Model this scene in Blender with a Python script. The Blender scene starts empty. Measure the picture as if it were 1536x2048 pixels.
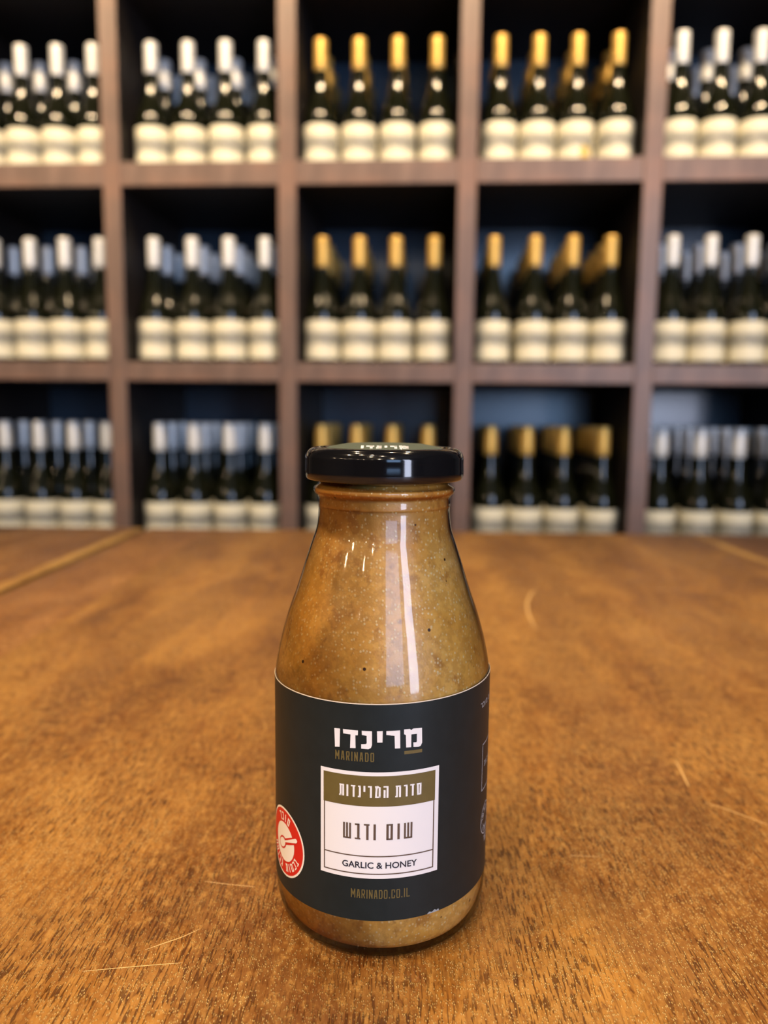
import bpy, bmesh, math, random
from mathutils import Vector, Matrix
from mathutils.geometry import tessellate_polygon
from math import sin, cos, pi, radians, sqrt, atan2

S = bpy.context.scene
C = S.collection

# ------------------------------------------------------------------ camera
TABLE_Z = 0.75
CAM_Z = TABLE_Z + 0.1425
FPX = 1538.0
PITCH = 0.11981
ROLL = 0.00994
r0 = Vector((1, 0, 0)); fw = Vector((0, cos(PITCH), -sin(PITCH))); u0 = Vector((0, sin(PITCH), cos(PITCH)))
rt = cos(ROLL) * r0 + sin(ROLL) * u0
up = cos(ROLL) * u0 - sin(ROLL) * r0
cam = bpy.data.cameras.new('camera')
cam.sensor_fit = 'VERTICAL'; cam.sensor_height = 36.0
cam.lens = 36.0 * FPX / 2048.0
cam.clip_start = 0.01; cam.clip_end = 50
cam.dof.use_dof = True
cam.dof.focus_distance = 0.20
cam.dof.aperture_fstop = (cam.lens / 1000.0) / 0.0031
cam.dof.aperture_blades = 0
co = bpy.data.objects.new('camera', cam); C.objects.link(co)
M = Matrix(((rt.x, up.x, -fw.x, 0), (rt.y, up.y, -fw.y, 0), (rt.z, up.z, -fw.z, CAM_Z), (0, 0, 0, 1)))
co.matrix_world = M
S.camera = co

# ------------------------------------------------------------------ world, lights, exposure
S.view_settings.view_transform = 'Standard'
S.view_settings.look = 'None'
S.view_settings.exposure = 0.0
S.view_settings.gamma = 1.0
S.view_settings.use_curve_mapping = False
S.cycles.use_denoising = True
S.cycles.max_bounces = 8
S.cycles.transparent_max_bounces = 12
S.cycles.caustics_reflective = False
S.cycles.caustics_refractive = False
w = bpy.data.worlds.new('world'); S.world = w; w.use_nodes = True
w.node_tree.nodes['Background'].inputs[0].default_value = (0.05, 0.05, 0.06, 1)
w.node_tree.nodes['Background'].inputs[1].default_value = 1.0

def look(o, tgt):
    d = Vector(tgt) - o.location
    o.rotation_euler = d.to_track_quat('-Z', 'Y').to_euler()
def area(name, loc, tgt, sx, sy, power, col):
    l = bpy.data.lights.new(name, 'AREA'); l.shape = 'RECTANGLE'; l.size = sx; l.size_y = sy
    l.energy = power; l.color = col
    o = bpy.data.objects.new(name, l); C.objects.link(o); o.location = loc; look(o, tgt); return o
def spot(name, loc, tgt, power, col, ang=60, rad=0.03, blend=0.6):
    l = bpy.data.lights.new(name, 'SPOT'); l.energy = power; l.color = col
    l.spot_size = radians(ang); l.spot_blend = blend; l.shadow_soft_size = rad
    o = bpy.data.objects.new(name, l); C.objects.link(o); o.location = loc; look(o, tgt); return o
WARM = (1.0, 0.74, 0.44)
DAY = (0.50, 0.68, 1.0)
# daylight from the glazed shop front behind the photographer
area('window_daylight', (1.62, -2.3, 1.40), (0.0, 0.3, 0.95), 0.50, 2.4, 64, (0.72, 0.78, 1.0))
area('door_daylight', (0.85, -3.4, 1.80), (0.45, 1.5, 1.0), 1.25, 1.9, 46, (0.36, 0.60, 1.0))
# ceiling spots washing the wine wall
for i, x in enumerate((-1.15, -0.45, 0.25, 0.95)):
    spot('wall_spot', (x, 0.62, 2.72), (x * 0.95, 1.75, 1.60), 140, WARM, 64, 0.06, 1.0)
# ceiling spots over and in front of the table
for x, y, p in ((-0.55, 1.15, 30), (0.45, 1.2, 30), (-0.75, 0.35, 42), (0.15, 0.75, 30), (0.6, 0.3, 20)):
    spot('table_spot', (x, y, 2.85), (x * 0.25, 0.35, 0.75), p, WARM, 44, 0.03)
for x, y, p in ((-0.5, -0.75, 34), (-0.95, -0.6, 34), (-0.75, -1.5, 36), (-0.1, -1.3, 34), (-1.6, -0.4, 80), (-0.35, -2.4, 44), (0.5, -2.0, 26)):
    spot('room_spot', (x, y, 2.85), (x * 0.12, 0.22, 0.80), p, (1.0, 0.74, 0.46), 26, 0.05)
for x, y, z, p in ((-2.15, -0.15, 1.92, 9), (-2.05, -0.60, 2.05, 9), (-1.75, -1.15, 1.90, 8), (-1.42, -1.45, 2.08, 8), (-1.12, -1.70, 1.86, 7), (-0.75, -2.1, 2.15, 7), (-1.9, -0.9, 1.72, 7)):  # unseen bulbs added nearer and lower in place of far ceiling lamps
    l = bpy.data.lights.new('far_lamp_standin', 'POINT'); l.energy = p; l.color = (1.0, 0.76, 0.46); l.shadow_soft_size = 0.032
    o = bpy.data.objects.new('far_lamp_standin', l); C.objects.link(o); o.location = (x, y, z)

# ------------------------------------------------------------------ helpers
def setp(o, label=None, cat=None, group=None, kind=None):
    if label: o['label'] = label
    if cat: o['category'] = cat
    if group: o['group'] = group
    if kind: o['kind'] = kind
    return o
def link(name, me, mat=None, parent=None, loc=None):
    if mat is not None and not me.materials: me.materials.append(mat)
    o = bpy.data.objects.new(name, me); C.objects.link(o)
    if parent: o.parent = parent
    if loc: o.location = loc
    return o
def pydata(name, vs, fs, mat=None, parent=None, smooth=False, auto=None):
    me = bpy.data.meshes.new(name); me.from_pydata([tuple(v) for v in vs], [], fs); me.update()
    if smooth: me.shade_smooth()
    return link(name, me, mat, parent)
def bmobj(name, bm, mat=None, parent=None, smooth=False):
    me = bpy.data.meshes.new(name); bm.to_mesh(me); bm.free()
    if smooth: me.shade_smooth()
    return link(name, me, mat, parent)
def bbox(x0, x1, y0, y1, z0, z1, bev=0.0, seg=2, bm=None):
    own = bm is None
    if own: bm = bmesh.new()
    r = bmesh.ops.create_cube(bm, size=1.0)
    bmesh.ops.scale(bm, vec=(x1 - x0, y1 - y0, z1 - z0), verts=r['verts'])
    bmesh.ops.translate(bm, vec=((x0 + x1) / 2, (y0 + y1) / 2, (z0 + z1) / 2), verts=r['verts'])
    if bev > 0:
        es = list({e for v in r['verts'] for e in v.link_edges})
        bmesh.ops.bevel(bm, geom=es, offset=bev, segments=seg, affect='EDGES', profile=0.5)
    return bm
def catmull(P, n=4):
    out = []
    for i in range(len(P) - 1):
        p0 = P[max(i - 1, 0)]; p1 = P[i]; p2 = P[i + 1]; p3 = P[min(i + 2, len(P) - 1)]
        for k in range(n):
            t = k / n
            out.append(tuple(0.5 * ((2 * b) + (-a + c) * t + (2 * a - 5 * b + 4 * c - d) * t * t + (-a + 3 * b - 3 * c + d) * t ** 3) for a, b, c, d in zip(p0, p1, p2, p3)))
    out.append(P[-1]); return out
def lathe(P, seg=48, name='lathe', mat=None, parent=None, smooth=True):
    vs = []; fs = []; rings = []
    for r, z in P:
        if r < 1e-6:
            rings.append([len(vs)]); vs.append((0, 0, z))
        else:
            rings.append(list(range(len(vs), len(vs) + seg)))
            for k in range(seg):
                a = 2 * pi * k / seg; vs.append((r * sin(a), -r * cos(a), z))
    for A, B in zip(rings, rings[1:]):
        if len(A) == 1 and len(B) == 1: continue
        for k in range(seg):
            k2 = (k + 1) % seg
            if len(A) == 1: fs.append((A[0], B[k2], B[k]))
            elif len(B) == 1: fs.append((A[k], A[k2], B[0]))
            else: fs.append((A[k], A[k2], B[k2], B[k]))
    return pydata(name, vs, fs, mat, parent, smooth)

# ---- node helpers
def newmat(name):
    m = bpy.data.materials.new(name); m.use_nodes = True
    nt = m.node_tree; b = nt.nodes['Principled BSDF']; return m, nt, b
def N(nt, typ, **kw):
    n = nt.nodes.new(typ)
    for k, v in kw.items():
        if k in ('operation', 'blend_type', 'data_type', 'feature', 'distance', 'noise_dimensions', 'interpolation_type', 'clamp'): setattr(n, k, v)
        else: n.inputs[k].default_value = v
    return n
def coords(nt, scale=(1, 1, 1), loc=(0, 0, 0), out='Object'):
    tc = nt.nodes.new('ShaderNodeTexCoord'); mp = nt.nodes.new('ShaderNodeMapping')
    nt.links.new(tc.outputs[out], mp.inputs[0]); mp.inputs['Scale'].default_value = scale; mp.inputs['Location'].default_value = loc
    return mp.outputs[0]
def noise(nt, vec, scale=5, detail=3, rough=0.55, dist=0.0):
    n = nt.nodes.new('ShaderNodeTexNoise'); n.inputs['Scale'].default_value = scale
    n.inputs['Detail'].default_value = detail; n.inputs['Roughness'].default_value = rough; n.inputs['Distortion'].default_value = dist
    nt.links.new(vec, n.inputs['Vector']); return n.outputs['Fac']
def ramp(nt, fac, stops):
    n = nt.nodes.new('ShaderNodeValToRGB'); e = n.color_ramp.elements
    while len(e) < len(stops): e.new(0.5)
    for k, (p, c) in enumerate(stops):
        e[k].position = p; e[k].color = c if len(c) == 4 else (*c, 1)
    nt.links.new(fac, n.inputs[0]); return n.outputs[0]
def mapr(nt, v, a, b, c=0.0, d=1.0):
    n = nt.nodes.new('ShaderNodeMapRange'); n.interpolation_type = 'SMOOTHSTEP'
    n.inputs[1].default_value = a; n.inputs[2].default_value = b; n.inputs[3].default_value = c; n.inputs[4].default_value = d
    nt.links.new(v, n.inputs[0]); return n.outputs[0]
def mix(nt, fac, a, b, mode='MIX'):
    n = nt.nodes.new('ShaderNodeMix'); n.data_type = 'RGBA'; n.blend_type = mode
    for s, v in ((0, fac), (6, a), (7, b)):
        if hasattr(v, 'links'): nt.links.new(v, n.inputs[s])
        else: n.inputs[s].default_value = v if s == 0 else ((*v, 1) if len(v) == 3 else v)
    return n.outputs[2]
def math2(nt, op, a, b):
    n = nt.nodes.new('ShaderNodeMath'); n.operation = op
    for s, v in ((0, a), (1, b)):
        if hasattr(v, 'links'): nt.links.new(v, n.inputs[s])
        else: n.inputs[s].default_value = v
    return n.outputs[0]
def bump(nt, b, h, strength=0.3, dist=0.001):
    n = nt.nodes.new('ShaderNodeBump'); n.inputs['Strength'].default_value = strength; n.inputs['Distance'].default_value = dist
    nt.links.new(h, n.inputs['Height']); nt.links.new(n.outputs[0], b.inputs['Normal'])
def simple(name, col, rough=0.5, metal=0.0, spec=0.5, coat=0.0):
    m, nt, b = newmat(name)
    b.inputs['Base Color'].default_value = (*col, 1); b.inputs['Roughness'].default_value = rough
    b.inputs['Metallic'].default_value = metal; b.inputs['Specular IOR Level'].default_value = spec
    b.inputs['Coat Weight'].default_value = coat
    return m
def mottled(name, c1, c2, scale, rough=0.6, stretch=(1, 1, 1), bmp=0.1, bd=0.001, spec=0.5):
    m, nt, b = newmat(name)
    v = coords(nt, stretch); f = noise(nt, v, scale, 4, 0.6)
    nt.links.new(ramp(nt, f, [(0.3, c1), (0.7, c2)]), b.inputs['Base Color'])
    b.inputs['Roughness'].default_value = rough; b.inputs['Specular IOR Level'].default_value = spec
    if bmp: bump(nt, b, f, bmp, bd)
    return m

# ------------------------------------------------------------------ materials
def table_wood(name, tint=(1, 1, 1), off=0.0):
    m, nt, b = newmat(name)
    L = nt.links
    v1 = coords(nt, (1.0, 0.42, 1.0), (off, off * 2, 0))
    big = noise(nt, v1, 16, 5, 0.62, 0.4)
    bands = noise(nt, coords(nt, (1.0, 0.10, 1.0), (off * 3, 1.7, 0)), 15, 3, 0.5)
    med = noise(nt, coords(nt, (1.0, 0.55, 1.0), (off, 3, 0)), 85, 4, 0.6)
    mot = noise(nt, coords(nt, (1.0, 0.5, 1.0), (7, 3, 0)), 420, 5, 0.75)
    fib = noise(nt, coords(nt, (1.0, 0.07, 1.0)), 900, 3, 0.6)
    pore = noise(nt, coords(nt, (1.0, 0.09, 1.0), (4, 1, 0)), 1500, 2, 0.5)
    pmask = noise(nt, coords(nt, (1.0, 0.5, 1.0), (9, 1, 0)), 30, 3, 0.6)
    vo = nt.nodes.new('ShaderNodeTexVoronoi'); vo.inputs['Scale'].default_value = 2100
    nt.links.new(coords(nt, (1.0, 0.5, 1.0)), vo.inputs['Vector'])
    se = nt.nodes.new('ShaderNodeSeparateColor'); nt.links.new(vo.outputs['Color'], se.inputs[0])
    clus = noise(nt, coords(nt, (1.0, 0.7, 1.0), (2, 8, 0)), 160, 4, 0.75)
    glint = math2(nt, 'MULTIPLY', mapr(nt, vo.outputs['Distance'], 0.50, 0.20), mapr(nt, math2(nt, 'ADD', se.outputs[0], math2(nt, 'MULTIPLY', clus, 1.4)), 1.12, 1.35))
    col = ramp(nt, big, [(0.34, (0.16, 0.052, 0.009)), (0.48, (0.38, 0.155, 0.028)), (0.62, (0.62, 0.310, 0.075))])
    col = mix(nt, mapr(nt, bands, 0.49, 0.56, 0.0, 0.62), col, (0.22, 0.085, 0.026))
    col = mix(nt, mapr(nt, bands, 0.45, 0.39, 0.0, 0.55), col, (0.52, 0.26, 0.07))
    col = mix(nt, mapr(nt, med, 0.35, 0.68, 0.0, 0.45), col, (0.52, 0.27, 0.075))
    col = mix(nt, mapr(nt, mot, 0.50, 0.64, 0.0, 0.7), col, (0.66, 0.37, 0.12))
    col = mix(nt, mapr(nt, mot, 0.48, 0.34, 0.0, 0.75), col, (0.17, 0.058, 0.011))
    col = mix(nt, mapr(nt, fib, 0.45, 0.68, 0.0, 0.55), col, (0.20, 0.068, 0.014))
    pf = math2(nt, 'MULTIPLY', mapr(nt, pore, 0.55, 0.615), mapr(nt, pmask, 0.38, 0.56, 0.25, 1.0))
    col = mix(nt, math2(nt, 'MULTIPLY', pf, 0.8), col, (0.085, 0.024, 0.006))
    sf = math2(nt, 'MULTIPLY', glint, mapr(nt, big, 0.35, 0.6, 0.35, 0.9))
    col = mix(nt, sf, col, (1.0, 0.70, 0.33))  # lacquer glints put into the base colour as pale specks
    col = mix(nt, 1.0, col, tint, 'MULTIPLY')
    L.new(col, b.inputs['Base Color'])
    rg = mapr(nt, med, 0.3, 0.7, 0.30, 0.44); L.new(rg, b.inputs['Roughness'])
    b.inputs['Specular IOR Level'].default_value = 0.55
    h = math2(nt, 'SUBTRACT', glint, math2(nt, 'MULTIPLY', pf, 0.9))
    bump(nt, b, h, 0.9, 0.0003)
    return m
M_TABLE = table_wood('table_wood', (0.80, 0.74, 0.56))
M_TABLE_PINK = table_wood('table_wood_pinkish', (0.78, 0.70, 0.70), 0.37)
M_TABLE_DARK = table_wood('table_wood_brown', (0.62, 0.54, 0.52), 0.71)
M_TABLE_LIGHT = table_wood('table_edging', (1.2, 1.3, 1.15), 0.2)
M_SCRATCH = simple('scratched_lacquer', (0.75, 0.46, 0.17), 0.5)

def shelf_wood(name, c1, c2, rough=0.5):
    m, nt, b = newmat(name)
    f = noise(nt, coords(nt, (1, 1, 0.16)), 26, 5, 0.65, 0.5)
    g = noise(nt, coords(nt, (1, 1, 1)), 6, 3, 0.6)
    col = ramp(nt, f, [(0.3, c1), (0.7, c2)])
    col = mix(nt, mapr(nt, g, 0.45, 0.65, 0, 0.4), col, (c2[0] * 1.35, c2[1] * 1.05, c2[2] * 0.85))
    nt.links.new(col, b.inputs['Base Color']); b.inputs['Roughness'].default_value = rough
    bump(nt, b, f, 0.2, 0.001); return m
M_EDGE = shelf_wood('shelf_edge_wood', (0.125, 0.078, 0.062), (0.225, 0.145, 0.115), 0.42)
M_SIDE = shelf_wood('shelf_side_wood', (0.009, 0.006, 0.005), (0.017, 0.011, 0.009), 0.6)  # near-black brown, much darker than the front edge strips
M_BACK = mottled('shelf_back_blue', (0.028, 0.052, 0.085), (0.038, 0.066, 0.105), 7, 0.27, bmp=0.02, spec=1.0)  # mottled dark slate blue with a satin finish

def glass_thin(name, tint=(0.97, 0.97, 0.955), rough=0.055, ior=1.5):
    m = bpy.data.materials.new(name); m.use_nodes = True; nt = m.node_tree; nt.nodes.clear()
    o = nt.nodes.new('ShaderNodeOutputMaterial'); mx = nt.nodes.new('ShaderNodeMixShader')
    t = nt.nodes.new('ShaderNodeBsdfTransparent'); g = nt.nodes.new('ShaderNodeBsdfGlossy')
    fr = nt.nodes.new('ShaderNodeFresnel'); fr.inputs['IOR'].default_value = ior
    t.inputs[0].default_value = (*tint, 1); g.inputs['Roughness'].default_value = rough
    bp = nt.nodes.new('ShaderNodeBump'); bp.inputs['Strength'].default_value = 0.12; bp.inputs['Distance'].default_value = 0.0004
    h = noise(nt, coords(nt, (1, 1, 0.35)), 110, 2, 0.5); nt.links.new(h, bp.inputs['Height'])
    nt.links.new(bp.outputs[0], g.inputs['Normal'])
    nt.links.new(fr.outputs[0], mx.inputs[0]); nt.links.new(t.outputs[0], mx.inputs[1]); nt.links.new(g.outputs[0], mx.inputs[2])
    nt.links.new(mx.outputs[0], o.inputs[0]); return m
M_JARGLASS = glass_thin('jar_glass')

def sauce_mat():
    m, nt, b = newmat('garlic_honey_sauce')
    big = noise(nt, coords(nt, (1, 1, 1)), 55, 4, 0.6, 0.3)
    med = noise(nt, coords(nt, (1, 1, 0.8), (3, 1, 2)), 170, 4, 0.65, 0.2)
    vg = nt.nodes.new('ShaderNodeTexVoronoi'); vg.inputs['Scale'].default_value = 1250
    nt.links.new(coords(nt, (1, 1, 0.9)), vg.inputs['Vector'])
    sg = nt.nodes.new('ShaderNodeSeparateColor'); nt.links.new(vg.outputs['Color'], sg.inputs[0])
    fin = math2(nt, 'MULTIPLY', mapr(nt, vg.outputs['Distance'], 0.55, 0.15), mapr(nt, sg.outputs[0], 0.45, 1.0))
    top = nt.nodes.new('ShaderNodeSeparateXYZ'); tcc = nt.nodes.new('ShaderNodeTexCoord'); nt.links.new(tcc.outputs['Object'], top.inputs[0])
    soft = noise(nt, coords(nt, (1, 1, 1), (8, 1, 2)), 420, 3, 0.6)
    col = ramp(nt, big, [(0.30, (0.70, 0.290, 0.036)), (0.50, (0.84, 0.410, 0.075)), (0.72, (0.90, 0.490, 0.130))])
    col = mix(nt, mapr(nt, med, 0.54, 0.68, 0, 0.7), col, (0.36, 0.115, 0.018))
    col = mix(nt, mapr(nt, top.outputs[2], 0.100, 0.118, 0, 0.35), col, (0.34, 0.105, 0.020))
    col = mix(nt, mapr(nt, soft, 0.40, 0.60, 0.45, 0.0), col, (0.52, 0.22, 0.035))
    col = mix(nt, math2(nt, 'MULTIPLY', fin, 0.6), col, (1.0, 0.78, 0.40))
    vo = nt.nodes.new('ShaderNodeTexVoronoi'); vo.inputs['Scale'].default_value = 240
    nt.links.new(coords(nt, (1, 1, 1), (5, 5, 5)), vo.inputs['Vector'])
    sep = nt.nodes.new('ShaderNodeSeparateColor'); nt.links.new(vo.outputs['Color'], sep.inputs[0])
    pick = mapr(nt, sep.outputs[0], 0.84, 0.86)
    dot = mapr(nt, vo.outputs['Distance'], 0.125, 0.085)
    col = mix(nt, math2(nt, 'MULTIPLY', pick, dot), col, (0.05, 0.012, 0.004))
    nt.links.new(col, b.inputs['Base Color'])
    b.inputs['Roughness'].default_value = 0.38
    b.inputs['Subsurface Weight'].default_value = 0.18
    b.inputs['Subsurface Radius'].default_value = (0.004, 0.002, 0.0008)
    b.inputs['Subsurface Scale'].default_value = 1.0
    bump(nt, b, math2(nt, 'ADD', med, math2(nt, 'MULTIPLY', fin, 0.4)), 0.35, 0.0006)
    return m
M_SAUCE = sauce_mat()
M_LID = simple('black_lid_enamel', (0.004, 0.004, 0.005), 0.10, 0.0, 0.45, 0.2)
M_LABEL = mottled('label_dark_teal_paper', (0.0065, 0.0130, 0.0150), (0.0090, 0.0165, 0.0190), 260, 0.45, bmp=0.05, bd=0.0002, spec=0.3)
M_PAPER = simple('label_paper_edge', (0.78, 0.70, 0.58), 0.7)
M_WHITE = simple('print_white', (0.80, 0.80, 0.82), 0.5)
M_OLIVE = mottled('print_olive', (0.115, 0.088, 0.026), (0.135, 0.103, 0.031), 300, 0.45, bmp=0)
M_OLIVE_DK = simple('print_olive_dark', (0.13, 0.10, 0.032), 0.5)
M_BROWN = simple('print_brown', (0.10, 0.065, 0.045), 0.5)
M_NAVY = simple('print_navy', (0.008, 0.011, 0.025), 0.5)
M_RED = simple('sticker_red', (0.62, 0.014, 0.010), 0.4)
M_CREAM = simple('sticker_cream', (0.90, 0.86, 0.80), 0.45)
M_GREY = simple('print_grey', (0.45, 0.46, 0.47), 0.5)
M_LIDSTICK = simple('lid_sticker_green', (0.075, 0.10, 0.075), 0.5)

# ------------------------------------------------------------------ room shell (aligned with the wine wall)
PSI = 0.0628
DF = 1.71
E1 = Vector((cos(PSI), -sin(PSI), 0)); E2 = Vector((sin(PSI), cos(PSI), 0))
ROOM_ROT = -PSI
def place_room(o):
    o.location = (0, DF, 0); o.rotation_euler = (0, 0, ROOM_ROT); return o
M_FLOOR = mottled('floor_dark_wood', (0.05, 0.028, 0.016), (0.08, 0.045, 0.025), 8, 0.45, (1, 0.15, 1))
M_WALL = mottled('wall_plaster', (0.10, 0.085, 0.07), (0.12, 0.10, 0.08), 5, 0.8)
M_CEIL = mottled('ceiling_plaster', (0.16, 0.15, 0.12), (0.18, 0.17, 0.14), 5, 0.8)
WX, YB, YF, ZC = 2.9, 0.47, -5.3, 3.0
def struct(name, bm, mat):
    o = bmobj(name, bm, mat); place_room(o); o['kind'] = 'structure'; return o
struct('floor', bbox(-WX, WX, YF, YB, -0.1, 0.0), M_FLOOR)
struct('ceiling', bbox(-WX, WX, YF, YB, ZC, ZC + 0.1), M_CEIL)
struct('wall_back', bbox(-WX, WX, YB, YB + 0.1, 0, ZC), M_WALL)
struct('wall_front', bbox(-WX, WX, YF - 0.1, YF, 0, ZC), M_WALL)
struct('wall_left', bbox(-WX - 0.1, -WX, YF, YB, 0, ZC), M_WALL)
struct('wall_right', bbox(WX, WX + 0.1, YF, YB, 0, ZC), M_WALL)

# ------------------------------------------------------------------ wine shelving unit
PITCHX, S0 = 0.3857, -0.6015
TH = 0.0415
UH = 0.0395
BZ = [CAM_Z + z for z in (-0.735, -0.3165, 0.1018, 0.5202, 0.9386)]     # board centres
DEPTH = 0.42
unit = bpy.data.objects.new('wine_shelf', None); C.objects.link(unit)
place_room(unit)
setp(unit, 'tall dark wooden shelving unit of square compartments filled with wine bottles', 'shelf')
kmin, kmax = -2, 5
ups = [S0 + PITCHX * k for k in range(kmin, kmax + 1)]
zlo, zhi = 0.0, BZ[-1] + TH / 2
um = None; ue = None
for s in ups:
    if um is None:
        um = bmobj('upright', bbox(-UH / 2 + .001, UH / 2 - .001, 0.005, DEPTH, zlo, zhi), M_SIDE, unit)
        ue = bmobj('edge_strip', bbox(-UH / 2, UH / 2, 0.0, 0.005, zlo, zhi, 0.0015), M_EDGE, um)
        um.location.x = s
    else:
        a = um.copy(); C.objects.link(a); a.location.x = s; a.parent = unit
        e = ue.copy(); C.objects.link(e); e.parent = a
bmm = None
for zc in BZ:
    for k in range(len(ups) - 1):
        xc = (ups[k] + ups[k + 1]) / 2; hw = PITCHX / 2 - UH / 2 - 0.0003
        if bmm is None:
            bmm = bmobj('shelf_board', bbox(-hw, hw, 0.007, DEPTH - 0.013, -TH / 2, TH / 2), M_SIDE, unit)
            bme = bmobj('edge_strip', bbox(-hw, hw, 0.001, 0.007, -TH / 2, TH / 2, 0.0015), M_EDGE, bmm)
            lipm = bmobj('edge_strip', bbox(-hw, hw, 0.001, 0.007, -TH / 2, TH / 2 + 0.008, 0.0015), M_EDGE, bmm); lip_mesh = lipm.data; bpy.data.objects.remove(lipm)
            bmm.location = (xc, 0, zc)
        else:
            a = bmm.copy(); C.objects.link(a); a.location = (xc, 0, zc); a.parent = unit
            e = bme.copy(); C.objects.link(e); e.parent = a
            if zc == BZ[3]: e.data = lip_mesh
bpm = None
for k in range(len(ups) - 1):
    xc = (ups[k] + ups[k + 1]) / 2; hw = PITCHX / 2 - UH / 2 - 0.0003
    if bpm is None:
        bpm = bmobj('back_panel', bbox(-hw, hw, DEPTH - 0.012, DEPTH, zlo, zhi), M_BACK, unit); bpm.location.x = xc
    else:
        a = bpm.copy(); C.objects.link(a); a.location.x = xc; a.parent = unit

# ------------------------------------------------------------------ wine bottles
M_WGLASS = simple('wine_glass_dark_olive', (0.0055, 0.0065, 0.0025), 0.09, 0, 0.6)
M_SILVER = simple('capsule_silver', (0.80, 0.80, 0.79), 0.34, 0.2)
M_GOLD = simple('capsule_gold', (0.80, 0.50, 0.13), 0.36, 0.5)
M_GLARE = simple('glare_gold', (0.85, 0.58, 0.12), 0.35, 0.4)
def wine_label_mat():
    m, nt, b = newmat('wine_label_print')
    tc = nt.nodes.new('ShaderNodeTexCoord'); sp = nt.nodes.new('ShaderNodeSeparateXYZ'); nt.links.new(tc.outputs['Object'], sp.inputs[0])
    z = sp.outputs[2]
    wob = noise(nt, coords(nt, (1, 1, 0.4)), 45, 3, 0.6)
    zz = math2(nt, 'ADD', z, math2(nt, 'MULTIPLY', wob, 0.018))
    lo = mapr(nt, zz, 0.049, 0.058); hi = mapr(nt, zz, 0.086, 0.077)
    band = math2(nt, 'MULTIPLY', lo, hi)
    tone = noise(nt, coords(nt, (1, 1, 2.5), (2, 2, 2)), 70, 4, 0.7)
    art = ramp(nt, tone, [(0.35, (0.14, 0.14, 0.12)), (0.65, (0.40, 0.385, 0.33))])
    col = mix(nt, math2(nt, 'MULTIPLY', band, 0.92), (0.88, 0.82, 0.62), art)
    nt.links.new(col, b.inputs['Base Color']); b.inputs['Roughness'].default_value = 0.5
    return m
M_WLABEL = wine_label_mat()
KB = 0.945
WP = [(0, 0.003), (0.028, 0.002), (0.036, 0.0), (0.0395, 0.0025), (0.0405, 0.008), (0.0405, 0.06), (0.0405, 0.104), (0.0403, 0.112), (0.0388, 0.121),
      (0.0350, 0.132), (0.0295, 0.146), (0.0238, 0.162), (0.0200, 0.177), (0.0176, 0.192), (0.0162, 0.206), (0.0152, 0.220), (0.0147, 0.25), (0.0147, 0.2790), (0.0120, 0.2800), (0, 0.2800)]
WP = [(r_ * KB, z_) for r_, z_ in WP]
wb_glass = lathe(WP, 40, 'glass_bottle', M_WGLASS)
cap_prof = [(0.0155, 0.2175), (0.0157, 0.2178), (0.0155, 0.235), (0.0153, 0.26), (0.0153, 0.278), (0.0150, 0.2818), (0.0138, 0.2833), (0.008, 0.2838), (0, 0.2838)]
cap_prof = [(r_ * 0.96, z_) for r_, z_ in cap_prof]
wb_cap_s = lathe(cap_prof, 32, 'capsule', M_SILVER)
wb_cap_g = lathe(cap_prof, 32, 'capsule', M_GOLD)
def arc_sheet(name, r, z0, z1, a0, a1, seg, mat, thick=0.0003):
    vs = []; fs = []
    for rr in (r, r - thick):
        for k in range(seg + 1):
            a = a0 + (a1 - a0) * k / seg
            vs.append((rr * sin(a), -rr * cos(a), z0)); vs.append((rr * sin(a), -rr * cos(a), z1))
    n = 2 * (seg + 1)
    for k in range(seg):
        i = 2 * k; fs.append((i, i + 2, i + 3, i + 1)); fs.append((n + i, n + i + 1, n + i + 3, n + i + 2))
        fs.append((i, n + i, n + i + 2, i + 2)); fs.append((i + 1, i + 3, n + i + 3, n + i + 1))
    fs.append((0, 1, n + 1, n)); e = 2 * seg; fs.append((e, n + e, n + e + 1, e + 1))
    return pydata(name, vs, fs, mat, None, False)
wb_label = arc_sheet('front_label', 0.0387, 0.0127, 0.0975, -1.75, 1.75, 40, M_WLABEL)
# round gold disc painted in for a yellow reflection, bent over the label
def glare_mesh():
    vs = [(0, 0, 0)]; fs = []; R = 0.0392
    for k in range(28):
        a = 2 * pi * k / 28; vs.append((0.014 * cos(a), 0, 0.014 * sin(a)))
    vs = [(R * sin(x / R + 0.45), -R * cos(x / R + 0.45), z + 0.032) for x, _, z in vs]
    for k in range(28): fs.append((0, 1 + k, 1 + (k + 1) % 28))
    return pydata('painted_glare', vs, fs, M_GLARE)
wb_glare = glare_mesh()
proto = [wb_glass, wb_cap_s, wb_cap_g, wb_label, wb_glare]
meshes = {'glass': wb_glass.data, 's': wb_cap_s.data, 'g': wb_cap_g.data, 'label': wb_label.data, 'glare': wb_glare.data}
for o in proto: bpy.data.objects.remove(o)
FILES = {
 1: [[-0.917, -0.834, -0.7515, -0.669], [-0.535, -0.4515, -0.3665, -0.281], [-0.154, -0.069, 0.0165, 0.102], [0.2395, 0.322, 0.4045, 0.490], [0.6235, 0.706, 0.7885, 0.876]],
 2: [[-0.920, -0.834, -0.7505, -0.667], [-0.540, -0.4505, -0.365, -0.2815], [-0.150, -0.066, 0.0165, 0.1025], [0.236, 0.327, 0.4095, 0.492], [0.626, 0.7085, 0.796, 0.879]],
 3: [[-0.914, -0.829, -0.746, -0.6635], [-0.537, -0.454, -0.3695, -0.285], [-0.152, -0.0695, 0.0130, 0.0955], [0.2395, 0.322, 0.405, 0.493], [0.6235, 0.7105, 0.795, 0.879]]}
ROWN = {1: 'top', 2: 'middle', 3: 'bottom'}
COLN = ['far-left', 'second-from-left', 'centre', 'fourth-from-left', 'far-right']
ORD = ['first', 'second', 'third', 'fourth']
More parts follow.
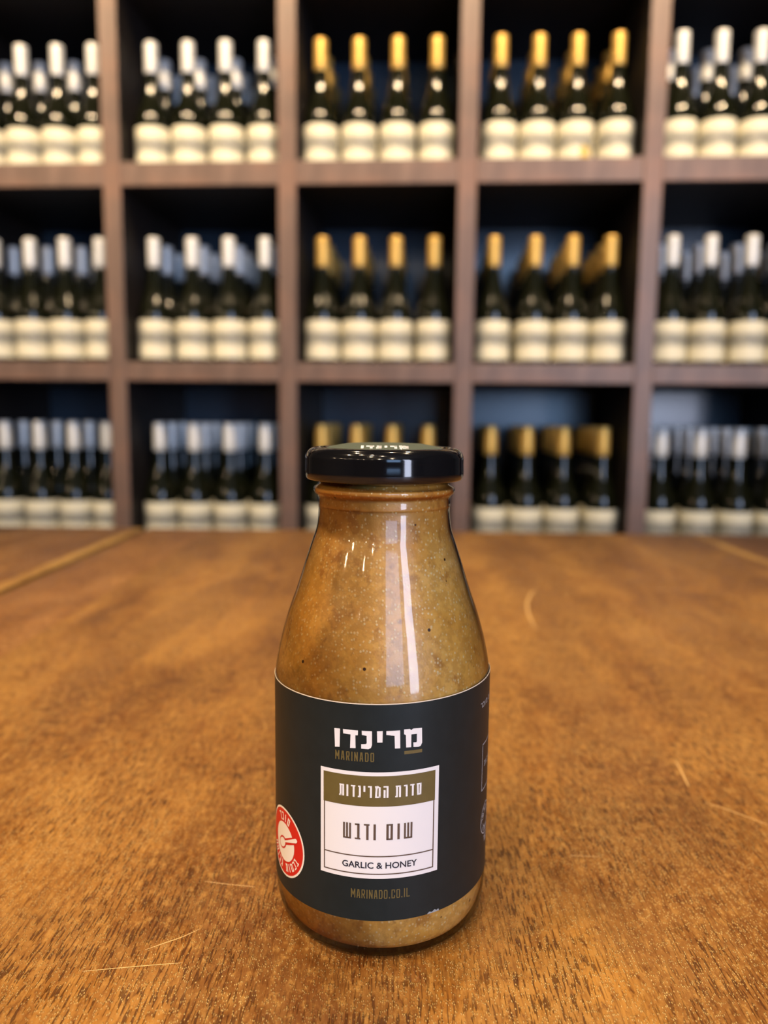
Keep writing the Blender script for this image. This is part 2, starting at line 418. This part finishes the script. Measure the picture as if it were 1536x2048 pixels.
DEPN = ['front row', 'second row back', 'third row back', 'rearmost row']
DEPS = [0.080, 0.166, 0.252, 0.338]
rng = random.Random(4)
SKIP = set()
for row in (1, 2, 3):
    zb = BZ[4 - row] + TH / 2
    for c in range(5):
        kind = 'g' if c in (2, 3) else 's'
        cn = 'gold-capped' if kind == 'g' else 'silver-capped'
        for fi, s in enumerate(FILES[row][c]):
            for d in range(4):
                if (row, c, fi, d) in SKIP: continue
                if c == 4 and fi == 3 and (row == 1 and d == 0): continue
                j = 0 if d == 0 else rng.uniform(-0.0004, 0.0004)
                dep = DEPS[d] + (rng.uniform(-0.0015, 0.0015))
                P = Vector((0, DF, 0)) + E1 * (s + j) + E2 * dep
                t = bpy.data.objects.new('wine_bottle', None); C.objects.link(t)
                t.location = (P.x, P.y, zb)
                t.rotation_euler = (0, 0, -PSI + rng.uniform(-0.25, 0.25))
                lab = '%s wine bottle, %s, %s from left in the %s shelf\'s %s compartment' % (cn, DEPN[d], ORD[fi], ROWN[row], COLN[c])
                med = (row == 1 and c == 3 and fi == 2 and d == 0)
                if med:
                    lab = 'gold-capped wine bottle with a painted yellow reflection on its label, front of the top shelf'
                setp(t, lab, 'wine bottle', '%s wine bottles on the %s shelf' % (cn, ROWN[row]))
                link('glass_bottle', meshes['glass'], None, t)
                link('capsule', meshes[kind], None, t)
                link('front_label', meshes['label'], None, t)
                if med:
                    link('painted_glare', meshes['glare'], None, t); t.rotation_euler = (0, 0, -PSI)

# ------------------------------------------------------------------ table
TYAW = -0.0139
TY1, TY0, THK = 0.981, -0.75, 0.032
table = bpy.data.objects.new('wooden_table', None); C.objects.link(table)
table.location = (0, 0, 0); table.rotation_euler = (0, 0, TYAW)
setp(table, 'large golden-brown wooden table with scratched glittery lacquer and a dark joint at its left', 'table')
def plank(x0, x1, mat, bev=0.0006, name='table_board', y1=TY1, label=None):
    o = bmobj(name, bbox(x0, x1, TY0, y1, TABLE_Z - THK, TABLE_Z, bev, 2), mat, table)
    if label: o['label'] = label
    return o
plank(-1.30, -0.87, M_TABLE_DARK); plank(-0.87, -0.338, M_TABLE_PINK)
plank(-0.338, -0.3240, M_TABLE_LIGHT, 0.0012, 'edge_strip', label='pale yellow edging strip')
plank(-0.3150, -0.2335, M_TABLE_PINK, 0.0015)
main = plank(-0.2335, 0.378, M_TABLE)
plank(0.378, 0.392, M_TABLE_LIGHT, 0.0006, 'edge_strip', label='pale yellow edging strip'); plank(0.392, 0.85, M_TABLE_DARK); plank(0.85, 1.30, M_TABLE)
for (a, b_, c_, d_) in ((-1.2, 1.2, TY1 - 0.09, TY1 - 0.065), (-1.2, 1.2, TY0 + 0.065, TY0 + 0.09), (-1.2, -1.175, TY0 + 0.09, TY1 - 0.09), (1.175, 1.2, TY0 + 0.09, TY1 - 0.09)):
    bmobj('apron', bbox(a, b_, c_, d_, TABLE_Z - THK - 0.09, TABLE_Z - THK, 0.001), M_SIDE, table)
for sx in (-1, 1):
    for yy in (TY0 + 0.1, TY1 - 0.1):
        bmobj('leg', bbox(sx * 1.14 - 0.035, sx * 1.14 + 0.035, yy - 0.035, yy + 0.035, 0, TABLE_Z - THK, 0.003), M_SIDE, table)
# scratches in the lacquer (pixel -> table point, then a thin worn strip)
def on_table(px, py):
    d = fw * FPX + rt * (px - 768) - up * (py - 1024)
    t = -0.1425 / d.z
    p = Vector((d.x * t, d.y * t))
    ca, sa = cos(-TYAW), sin(-TYAW)
    return Vector((p.x * ca - p.y * sa, p.x * sa + p.y * ca))
def scratch(pts, wd):
    P = [on_table(*p) for p in pts]; Q = catmull([tuple(p) for p in P], 5) if len(P) > 2 else [tuple(p) for p in P]
    vs = []; fs = []
    for i, p in enumerate(Q):
        a = Vector(Q[max(i - 1, 0)]); b2 = Vector(Q[min(i + 1, len(Q) - 1)]); t = (b2 - a).normalized(); n = Vector((-t.y, t.x))
        k = wd / 2 * (0.35 + 0.65 * sin(pi * (i + 0.5) / len(Q)))
        for sgn in (-1, 1): vs.append((p[0] + n.x * k * sgn, p[1] + n.y * k * sgn, TABLE_Z + 0.00006))
        vs.append((p[0], p[1], TABLE_Z + 0.00012))
    for i in range(len(Q) - 1):
        j = 3 * i; fs.append((j, j + 2, j + 5, j + 3)); fs.append((j + 2, j + 1, j + 4, j + 5))
    pydata('scratch', vs, fs, M_SCRATCH, main)
scratch([(1074, 1178), (1060, 1190), (1054, 1212), (1060, 1236), (1072, 1258)], 0.0016)
scratch([(290, 1900), (330, 1886), (365, 1874), (400, 1858)], 0.00035)
scratch([(165, 1943), (240, 1936), (310, 1930), (365, 1926)], 0.00030)
scratch([(410, 1763), (450, 1768), (510, 1774)], 0.00022)
scratch([(1350, 1520), (1366, 1550), (1378, 1574)], 0.0007)
scratch([(1410, 1605), (1470, 1625), (1536, 1650)], 0.0005)
scratch([(1140, 1711), (1200, 1714)], 0.0002)

# ------------------------------------------------------------------ sauce bottle
JY = 0.2173
jar = bpy.data.objects.new('sauce_bottle', None); C.objects.link(jar)
jar.location = (0.0, JY, TABLE_Z)
setp(jar, 'squat glass bottle of golden garlic and honey sauce with dark label and black lid', 'bottle')
neck = [(0.0180, 0.1335), (0.0181, 0.1262), (0.0183, 0.1252), (0.0188, 0.1243), (0.0198, 0.1236), (0.01995, 0.1229), (0.0196, 0.1221), (0.0188, 0.1214), (0.0187, 0.1205),
        (0.01875, 0.1188), (0.0186, 0.1183), (0.0186, 0.1170), (0.0188, 0.1145), (0.0193, 0.1114), (0.02025, 0.1086), (0.02215, 0.1029), (0.0235, 0.0986), (0.02496, 0.0942),
        (0.02654, 0.0898), (0.0279, 0.0855), (0.0291, 0.0811), (0.0301, 0.0766), (0.0308, 0.0722), (0.0310, 0.0690)]
body = [(0.0310, 0.0690), (0.0310, 0.050), (0.0310, 0.030), (0.0310, 0.0125), (0.0308, 0.0085), (0.0303, 0.0050), (0.0293, 0.0022), (0.0282, 0.0007), (0.0270, 0.0)]
gp = catmull(neck, 3)[:-1] + catmull(body, 3)
gp = gp + [(0.0245, 0.0004), (0.020, 0.0022), (0.010, 0.0032), (0, 0.0034)]
glass = lathe(gp[::-1], 128, 'glass', M_JARGLASS, jar)
glass['label'] = 'clear glass body with ringed neck'
sp_ = [(max(r - 0.00045, 0.001), z) for r, z in gp if z > 0.0125 and z < 0.1330]
sp_ = [(0.0, 0.1328)] + sp_ + [(0.03035, 0.0105), (0.0300, 0.0075), (0.0293, 0.0048), (0.0283, 0.0031), (0.0269, 0.0022), (0.0245, 0.0020), (0.020, 0.0035), (0.012, 0.0044), (0, 0.0044)]
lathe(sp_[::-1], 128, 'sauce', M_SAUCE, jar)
lp = [(0.0186, 0.1268), (0.0206, 0.1262), (0.0213, 0.1259), (0.0218, 0.1261), (0.0221, 0.1267), (0.0223, 0.1277), (0.0223, 0.1288), (0.02225, 0.1305), (0.02225, 0.1320),
      (0.0221, 0.1326), (0.0216, 0.1336), (0.0208, 0.1343), (0.0198, 0.1347), (0.0188, 0.13475), (0.0181, 0.1345), (0.0176, 0.1343), (0.0165, 0.1343), (0.012, 0.1345), (0, 0.1345)]
lid = lathe(catmull(lp, 3), 128, 'lid', M_LID, jar)
lid['label'] = 'glossy black twist-off lid'
lathe([(0.0186, 0.1268), (0.0186, 0.1330), (0, 0.1335)], 96, 'lid_liner', simple('lid_liner', (0.05, 0.04, 0.03), 0.6), lid)
# green seal on top of the lid, eight-sided, raised in the middle
bm = bmesh.new(); rgs = []
for R_, z_ in ((0.0172, 0.1344), (0.0172, 0.1347), (0.0115, 0.1357), (0.0100, 0.1358)):
    rgs.append([bm.verts.new((R_ * cos(2 * pi * (k + 0.5) / 8), R_ * sin(2 * pi * (k + 0.5) / 8), z_)) for k in range(8)])
for A, B in zip(rgs, rgs[1:]):
    for k in range(8): bm.faces.new((A[k], A[(k + 1) % 8], B[(k + 1) % 8], B[k]))
bm.faces.new(rgs[-1])
seal = bmobj('lid_seal', bm, M_LIDSTICK, lid); seal['label'] = 'grey-green seal with white lettering'

# ---- flat print wrapped on the bottle: u = arc length in mm to the right of the front, v = height in mm (label is stuck on very slightly tilted)
RL = 0.0311
TILT = 0.0225
def wrap(u, v, off=0.0):
    a = u / 1000 / RL; R = RL + off
    return (R * sin(a), -R * cos(a), (v + TILT * u) / 1000)
def slice_poly(poly, step=0.6):
    """clip a simple polygon into vertical strips so that it follows the curve"""
    bm = bmesh.new()
    vs = [bm.verts.new((x, y, 0)) for x, y in poly]
    if len(vs) <= 4: bm.faces.new(vs)
    else:
        for t in tessellate_polygon([[Vector((x, y, 0)) for x, y in poly]]): bm.faces.new([vs[i] for i in t])
    xs = [p[0] for p in poly]; x = math.floor(min(xs) / step) * step + step
    while x < max(xs):
        bmesh.ops.bisect_plane(bm, geom=bm.verts[:] + bm.edges[:] + bm.faces[:], plane_co=(x, 0, 0), plane_no=(1, 0, 0)); x += step
    bm.verts.index_update()
    V = [(v.co.x, v.co.y) for v in bm.verts]; F = []
    for f in bm.faces:
        f.normal_update()
        idx = [v.index for v in f.verts]
        F.append(idx if f.normal.z > 0 else idx[::-1])
    bm.free(); return V, F
def print_polys(name, polys, off, mat, parent, step=0.6):
    vs = []; fs = []
    for p in polys:
        V, F = slice_poly(p, step); b0 = len(vs)
        vs += [wrap(x, y, off) for x, y in V]; fs += [[i + b0 for i in f] for f in F]
    return pydata(name, vs, fs, mat, parent)
def rect(u0_, u1_, v0_, v1_): return [(u0_, v0_), (u1_, v0_), (u1_, v1_), (u0_, v1_)]

# label sheet
def label_sheet(v0_, v1_, off, mat, name, parent, seg=256, a0=-3.02, a1=3.08):
    vs = []; fs = []
    for o2 in (off, off - 0.0001):
        for k in range(seg + 1):
            a = a0 + (a1 - a0) * k / seg; u = a * RL * 1000
            tl = TILT * max(-40, min(40, u)) if abs(u) < 40 else TILT * math.copysign(max(0, 40 - (abs(u) - 40) * 0.6), u)
            for v in (v0_, v1_):
                vs.append(((RL + o2) * sin(a), -(RL + o2) * cos(a), (v + tl) / 1000))
    n = 2 * (seg + 1)
    for k in range(seg):
        i = 2 * k; fs.append((i, i + 2, i + 3, i + 1)); fs.append((n + i, n + i + 1, n + i + 3, n + i + 2))
        fs.append((i, n + i, n + i + 2, i + 2)); fs.append((i + 1, i + 3, n + i + 3, n + i + 1))
    return pydata(name, vs, fs, mat, parent)
label = label_sheet(12.7, 71.2, 0.0, M_LABEL, 'label', jar)
label['label'] = 'dark teal wrap-around paper label'
label_sheet(71.2, 71.42, 0.0, M_PAPER, 'paper_edge', label)
T1, T2, T3 = 0.00004, 0.00008, 0.00012
# frame panel
FX0, FX1, FV0, FV1 = -16.5, 15.55, 24.5, 53.4
print_polys('white_panel', [rect(FX0, FX1, FV0, FV1)], T1, M_WHITE, label)
print_polys('olive_band', [rect(-15.6, 14.45, 44.2, 52.4)], T2, M_OLIVE, label)
th = 0.32
print_polys('panel_border', [rect(-15.5, -15.5 + th, 25.6, 44.2), rect(14.3 - th, 14.3, 25.6, 44.2), rect(-15.5, 14.3, 25.6, 25.6 + th), rect(-15.5, 14.3, 30.45, 30.45 + th)], T2, M_BROWN, label)
# Hebrew title
TITLE = [[(-12.46, 64.31), (-10.87, 64.39), (-10.96, 59.52), (-12.27, 59.38)],
[(-10.07, 64.4), (-6.07, 64.34), (-6.11, 63.08), (-6.75, 63.03), (-6.68, 59.63), (-8.13, 59.56), (-8.02, 63.16), (-9.99, 63.24)],
[(-5.1, 64.34), (-2.49, 64.31), (-2.46, 60.65), (-2.73, 59.87), (-3.38, 59.54), (-5.21, 59.62), (-5.22, 60.78), (-4.04, 60.88), (-3.81, 61.09), (-3.83, 63.07), (-5.05, 63.24)],
[(-1.22, 64.33), (0.23, 64.36), (0.19, 61.34), (-1.13, 61.34)],
[(1.15, 64.34), (4.63, 64.36), (4.73, 59.6), (3.38, 59.64), (3.24, 63.01), (1.16, 63.33)],
[(5.66, 64.51), (7.15, 64.51), (7.56, 64.13), (7.99, 64.52), (10.4, 64.39), (10.51, 60.48), (10.15, 59.69), (9.54, 59.47), (8.19, 59.61), (8.12, 60.83), (8.9, 60.77), (9.07, 60.95), (9.04, 63.01), (7.58, 63.02), (7.58, 59.63), (6.27, 59.68), (6.15, 62.97), (5.67, 63.26)]]
print_polys('title_lettering', [p[::-1] for p in TITLE], T1, M_WHITE, label)
print_polys('title_underline', [rect(5.8, 10.55, 57.9, 58.78)], T1, M_OLIVE, label)
# stroke lettering
G = {
 'v': [[(.5, 1), (.5, 0)]], 'd': [[(0, 1), (1, 1)], [(.72, 1), (.72, 0)]], 'r': [[(0, 1), (1, 1), (1, 0)]],
 't': [[(-.12, 0), (.12, 0), (.12, 1)], [(0, 1), (1, 1), (1, 0)]], 'h': [[(0, 1), (1, 1), (1, 0)], [(.05, .62), (.05, 0)]],
 'm': [[(-.05, 1), (.12, .82), (0, 0)], [(.15, .85), (.5, 1), (1, .9), (1, 0), (.5, 0)]], 'y': [[(.5, 1), (.5, .55)]],
 'n': [[(.2, 1), (1, 1), (1, 0), (0, 0)]], 's': [[(0, 1), (1, 1), (.95, 0), (.15, 0), (.05, 1)]],
 'w': [[(0, 1), (0, 0), (1, 0), (1, 1)], [(.5, 1), (.5, 0)]], 'b': [[(0, 1), (.72, 1), (.72, 0)], [(0, 0), (1, 0)]],
 'f': [[(0, 0), (0, 1), (1, 1), (1, 0), (0, 0)]], 'k': [[(0, 1), (.9, 1), (1, .85), (1, .15), (.9, 0), (0, 0)]],
 'g': [[(.2, 1), (.6, 1), (.8, 0)], [(.7, .45), (0, 0)]],
 'M': [[(0, 0), (0, 1), (.5, .35), (1, 1), (1, 0)]], 'A': [[(0, 0), (.32, 1), (.68, 1), (1, 0)], [(.12, .28), (.88, .28)]],
 'R': [[(0, 0), (0, 1), (1, 1), (1, .48), (0, .48)], [(.5, .48), (1, 0)]], 'I': [[(.5, 0), (.5, 1)]],
 'N': [[(0, 0), (0, 1), (1, 0), (1, 1)]], 'D': [[(0, 0), (0, 1), (.75, 1), (1, .85), (1, .15), (.75, 0), (0, 0)]],
 'O': [[(0, .1), (0, .9), (.15, 1), (.85, 1), (1, .9), (1, .1), (.85, 0), (.15, 0), (0, .1)]],
 'C': [[(1, .72), (1, 1), (0, 1), (0, 0), (1, 0), (1, .28)]], 'L': [[(0, 1), (0, 0), (1, 0)]], '.': [[(.5, 0), (.5, .08)]]}
def seg_quad(a, b, tx, ty, ea=True, eb=True):
    dx, dy = b[0] - a[0], b[1] - a[1]; L = math.hypot(dx, dy)
    if L < 1e-9: return None
    dx /= L; dy /= L
    wd = math.hypot(tx * dy, ty * dx) / 2        # stroke is thicker where it runs upright
    e = math.hypot(tx * dx, ty * dy) / 2
    ax, ay = a[0] - dx * e, a[1] - dy * e; bx, by = b[0] + dx * e, b[1] + dy * e
    return [(ax + dy * wd, ay - dx * wd), (bx + dy * wd, by - dx * wd), (bx - dy * wd, by + dx * wd), (ax - dy * wd, ay + dx * wd)]
def glyph(ch, x0, x1, y0, y1, tx, ty):
    out = []
    ix0, ix1, iy0, iy1 = x0 + tx / 2, x1 - tx / 2, y0 + ty / 2, y1 - ty / 2
    for pl in G[ch]:
        pp = [(ix0 + (ix1 - ix0) * p[0], iy0 + (iy1 - iy0) * p[1]) for p in pl]
        for a, b in zip(pp, pp[1:]):
            q = seg_quad(a, b, tx, ty)
            if q: out.append(q)
    return out
def ser_u(x): return -11.04 + (x - 228) * 21.55 / 969
polys = []
for ch, a, b in (('t', 232, 290), ('v', 318, 342), ('d', 372, 425), ('n', 455, 490), ('y', 520, 542), ('r', 572, 618), ('m', 655, 718), ('h', 750, 808), ('t', 890, 952), ('r', 985, 1030), ('d', 1060, 1110), ('s', 1138, 1197)):
    polys += glyph(ch, ser_u(a), ser_u(b), 46.6, 49.75, 0.50, 0.38)
print_polys('band_lettering', polys, T3, M_WHITE, label)
def shu(x): return -9.9 + (x - 275) * 18.1 / 815
polys = []
for ch, a, b in (('w', 275, 372), ('b', 418, 484), ('d', 525, 590), ('v', 638, 662), ('f', 785, 860), ('v', 915, 938), ('w', 990, 1090)):
    polys += glyph(ch, shu(a), shu(b), 35.15, 39.45, 0.60 if ch != 'w' else 0.5, 0.42)
print_polys('flavour_lettering', polys, T3, M_BROWN, label)
def latin(txt, u_a, u_b, v_a, v_b, tx, ty, gap=0.45, widths={'M': 1.25, 'I': .35, '.': .35}):
    ws = [widths.get(c, 1.0) for c in txt]; tot = sum(ws); n = len(txt)
    unit_ = (u_b - u_a - gap * (n - 1)) / tot; x = u_a; out = []
    for c, w_ in zip(txt, ws):
        out += glyph(c, x, x + w_ * unit_, v_a, v_b, tx, ty); x += w_ * unit_ + gap
    return out
print_polys('name_lettering', latin('MARINADO', -12.2, -1.9, 56.15, 58.6, 0.30, 0.27), T1, M_OLIVE_DK, label)
print_polys('address_lettering', latin('MARINADO.CO.IL', -7.7, 7.8, 18.95, 21.4, 0.26, 0.24, 0.35), T1, M_OLIVE_DK, label)
# GARLIC & HONEY in a real sans face
cu = bpy.data.curves.new('flavour_text', 'FONT'); cu.body = 'GARLIC & HONEY'; cu.size = 2.2; cu.offset = 0.035; cu.align_x = 'CENTER'; cu.resolution_u = 4
to = bpy.data.objects.new('flavour_text', cu); C.objects.link(to)
bpy.context.view_layer.update()
me0 = bpy.data.meshes.new_from_object(to.evaluated_get(bpy.context.evaluated_depsgraph_get()))
bpy.data.objects.remove(to)
xs = [v.co.x for v in me0.vertices]; ys = [v.co.y for v in me0.vertices]
x0_, x1_, y0_, y1_ = min(xs), max(xs), min(ys), max(ys)
for v in me0.vertices:
    u = -10.1 + (v.co.x - x0_) / (x1_ - x0_) * 19.7; vv_ = 27.3 + (v.co.y - y0_) / (y1_ - y0_) * 1.75
    v.co = wrap(u, vv_, T3)
me0.materials.clear()
link('english_lettering', me0, M_NAVY, label)
# torn spot at the label's lower edge
print_polys('torn_paper', [[(12.7, 12.72), (16.4, 12.72), (16.2, 13.35), (15.6, 13.1), (15.0, 13.5), (14.2, 13.0), (13.4, 13.3), (13.0, 13.0)]], T1, simple('torn_paper', (0.30, 0.33, 0.36), 0.8), label)

# red sugar warning sticker
CX, CV, SR = -32.0, 26.6, 9.8
def disc(cx, cy, r, n=48, a0=0, a1=2 * pi): return [(cx + r * cos(a0 + (a1 - a0) * k / n), cy + r * sin(a0 + (a1 - a0) * k / n)) for k in range(n)]
sticker = print_polys('warning_sticker', [disc(CX, CV, SR)], T2, M_CREAM, label)
sticker['label'] = 'round red and white warning sticker'
print_polys('sticker_red_field', [disc(CX, CV, SR - 0.55)], T3, M_RED, label)
T4, T5, T6 = 0.00016, 0.00020, 0.00024
print_polys('sticker_bowl', [disc(CX, CV, 5.5)], T4, M_CREAM, label)
# spoon: red notch, cream handle, ringed bowl
def rot(pts, ang, cx, cy): return [(cx + x * cos(ang) - y * sin(ang), cy + x * sin(ang) + y * cos(ang)) for x, y in pts]
SA = 0.42
print_polys('sticker_notch', [rot([(0, -0.9), (6.2, -1.0), (6.2, 1.1), (0, 0.8)], SA, CX + 0.1, CV)], T5, M_RED, label)
print_polys('sticker_spoon_ring', [rot([(2.5 * cos(2 * pi * k / 32) - 1.2, 1.75 * sin(2 * pi * k / 32)) for k in range(32)], SA + 0.1, CX, CV)], T5, M_RED, label)
print_polys('sticker_spoon', [rot([(2.0 * cos(2 * pi * k / 32) - 1.2, 1.3 * sin(2 * pi * k / 32)) for k in range(32)], SA + 0.1, CX, CV),
                              rot([(0.6, -0.18), (7.0, -0.55), (7.5, -0.3), (7.6, 0.1), (7.4, 0.5), (7.0, 0.65), (0.6, 0.25)], SA, CX, CV)], T6, M_CREAM, label)
def arc_text(txt, cx, cy, r_in, r_out, a_mid, a_adv, width, tx, inward=False):
    """letters round a centre; txt is given in the order seen from left to right"""
    out = []; n = len(txt)
    for i, ch in enumerate(txt):
        if ch == ' ': continue
        aa = a_mid + (i - (n - 1) / 2) * a_adv * (1 if inward else -1)
        h = r_out - r_in
        gl = []
        for pl in glyph(ch, -width / 2 if ch not in 'vy' else -0.25, width / 2 if ch not in 'vy' else 0.25, 0, h, tx, tx):
            q = []
            for x, y in pl:
                if inward: rr = r_out - y; px_, py_ = x, -rr; th_ = aa + pi / 2
                else: rr = r_in + y; px_, py_ = x, rr; th_ = aa - pi / 2
                q.append((cx + px_ * cos(th_) - py_ * sin(th_), cy + px_ * sin(th_) + py_ * cos(th_)))
            gl.append(q)
        out += gl
    return out
print_polys('sticker_lettering', arc_text('rkvs', CX, CV, 6.0, 8.3, pi / 2, 0.25, 1.25, 0.38) + arc_text('hhvbg tvmkb', CX, CV, 6.1, 8.3, -pi / 2, 0.22, 1.15, 0.36, True), T4, M_CREAM, label)
# far right of the label: outlined box, small words, round emblem
th = 0.28
polys = [rect(34.6, 34.6 + th, 38.9, 52.7), rect(34.6, 60, 52.4, 52.4 + th), rect(34.6, 60, 38.9, 38.9 + th)]
print_polys('side_box', polys, T1, M_GREY, label)
polys = []
for i, ch in enumerate('rkvs mym'):
    if ch != ' ': polys += glyph(ch, 32.6 + i * 1.45, 33.7 + i * 1.45, 63.7, 65.1, 0.26, 0.22)
for i, ch in enumerate('tvnymrm'): polys += glyph(ch, 36.6 + i * 1.4, 37.7 + i * 1.4, 45.6, 47.1, 0.26, 0.22)
for i, ch in enumerate('rwk'): polys += glyph(ch, 37.8 + i * 1.6, 39.0 + i * 1.6, 22.0, 24.0, 0.3, 0.25)
print_polys('side_lettering', polys, T1, M_GREY, label)
ring = []
for k in range(40):
    a, b = 2 * pi * k / 40, 2 * pi * (k + 1) / 40
    ring.append([(39.2 + 4.6 * cos(a), 29.3 + 4.6 * sin(a)), (39.2 + 4.6 * cos(b), 29.3 + 4.6 * sin(b)), (39.2 + 4.3 * cos(b), 29.3 + 4.3 * sin(b)), (39.2 + 4.3 * cos(a), 29.3 + 4.3 * sin(a))][::-1])
ring = [r_[::-1] for r_ in ring]
ring += arc_text('rwktymg', 39.2, 29.3, 2.3, 3.8, pi / 2, 0.5, 1.1, 0.25) + arc_text('rtwmk', 39.2, 29.3, 2.3, 3.8, -pi / 2, 0.5, 1.1, 0.25, True)
print_polys('round_emblem', ring, T1, M_GREY, label)

# lettering on the sloping front of the lid seal
vs = []; fs = []
c8 = cos(pi / 8); ya, za, yb, zb_ = 17.2 * c8, 134.7, 11.5 * c8, 135.7
for ch, a, b in (('v', -9.6, -8.3), ('d', -7.4, -4.2), ('n', -3.4, -1.2), ('y', -0.2, 1.2), ('r', 2.2, 5.0), ('m', 5.9, 9.6)):
    for q in glyph(ch, a * 0.66, b * 0.66, 0.15, 0.8, 0.75, 0.28):
        b0 = len(vs)
        vs += [(x / 1000, -(ya + (yb - ya) * t) / 1000, (za + (zb_ - za) * t + 0.06) / 1000) for x, t in q]; fs.append([b0, b0 + 1, b0 + 2, b0 + 3])
pydata('seal_lettering', vs, fs, M_WHITE, seal)
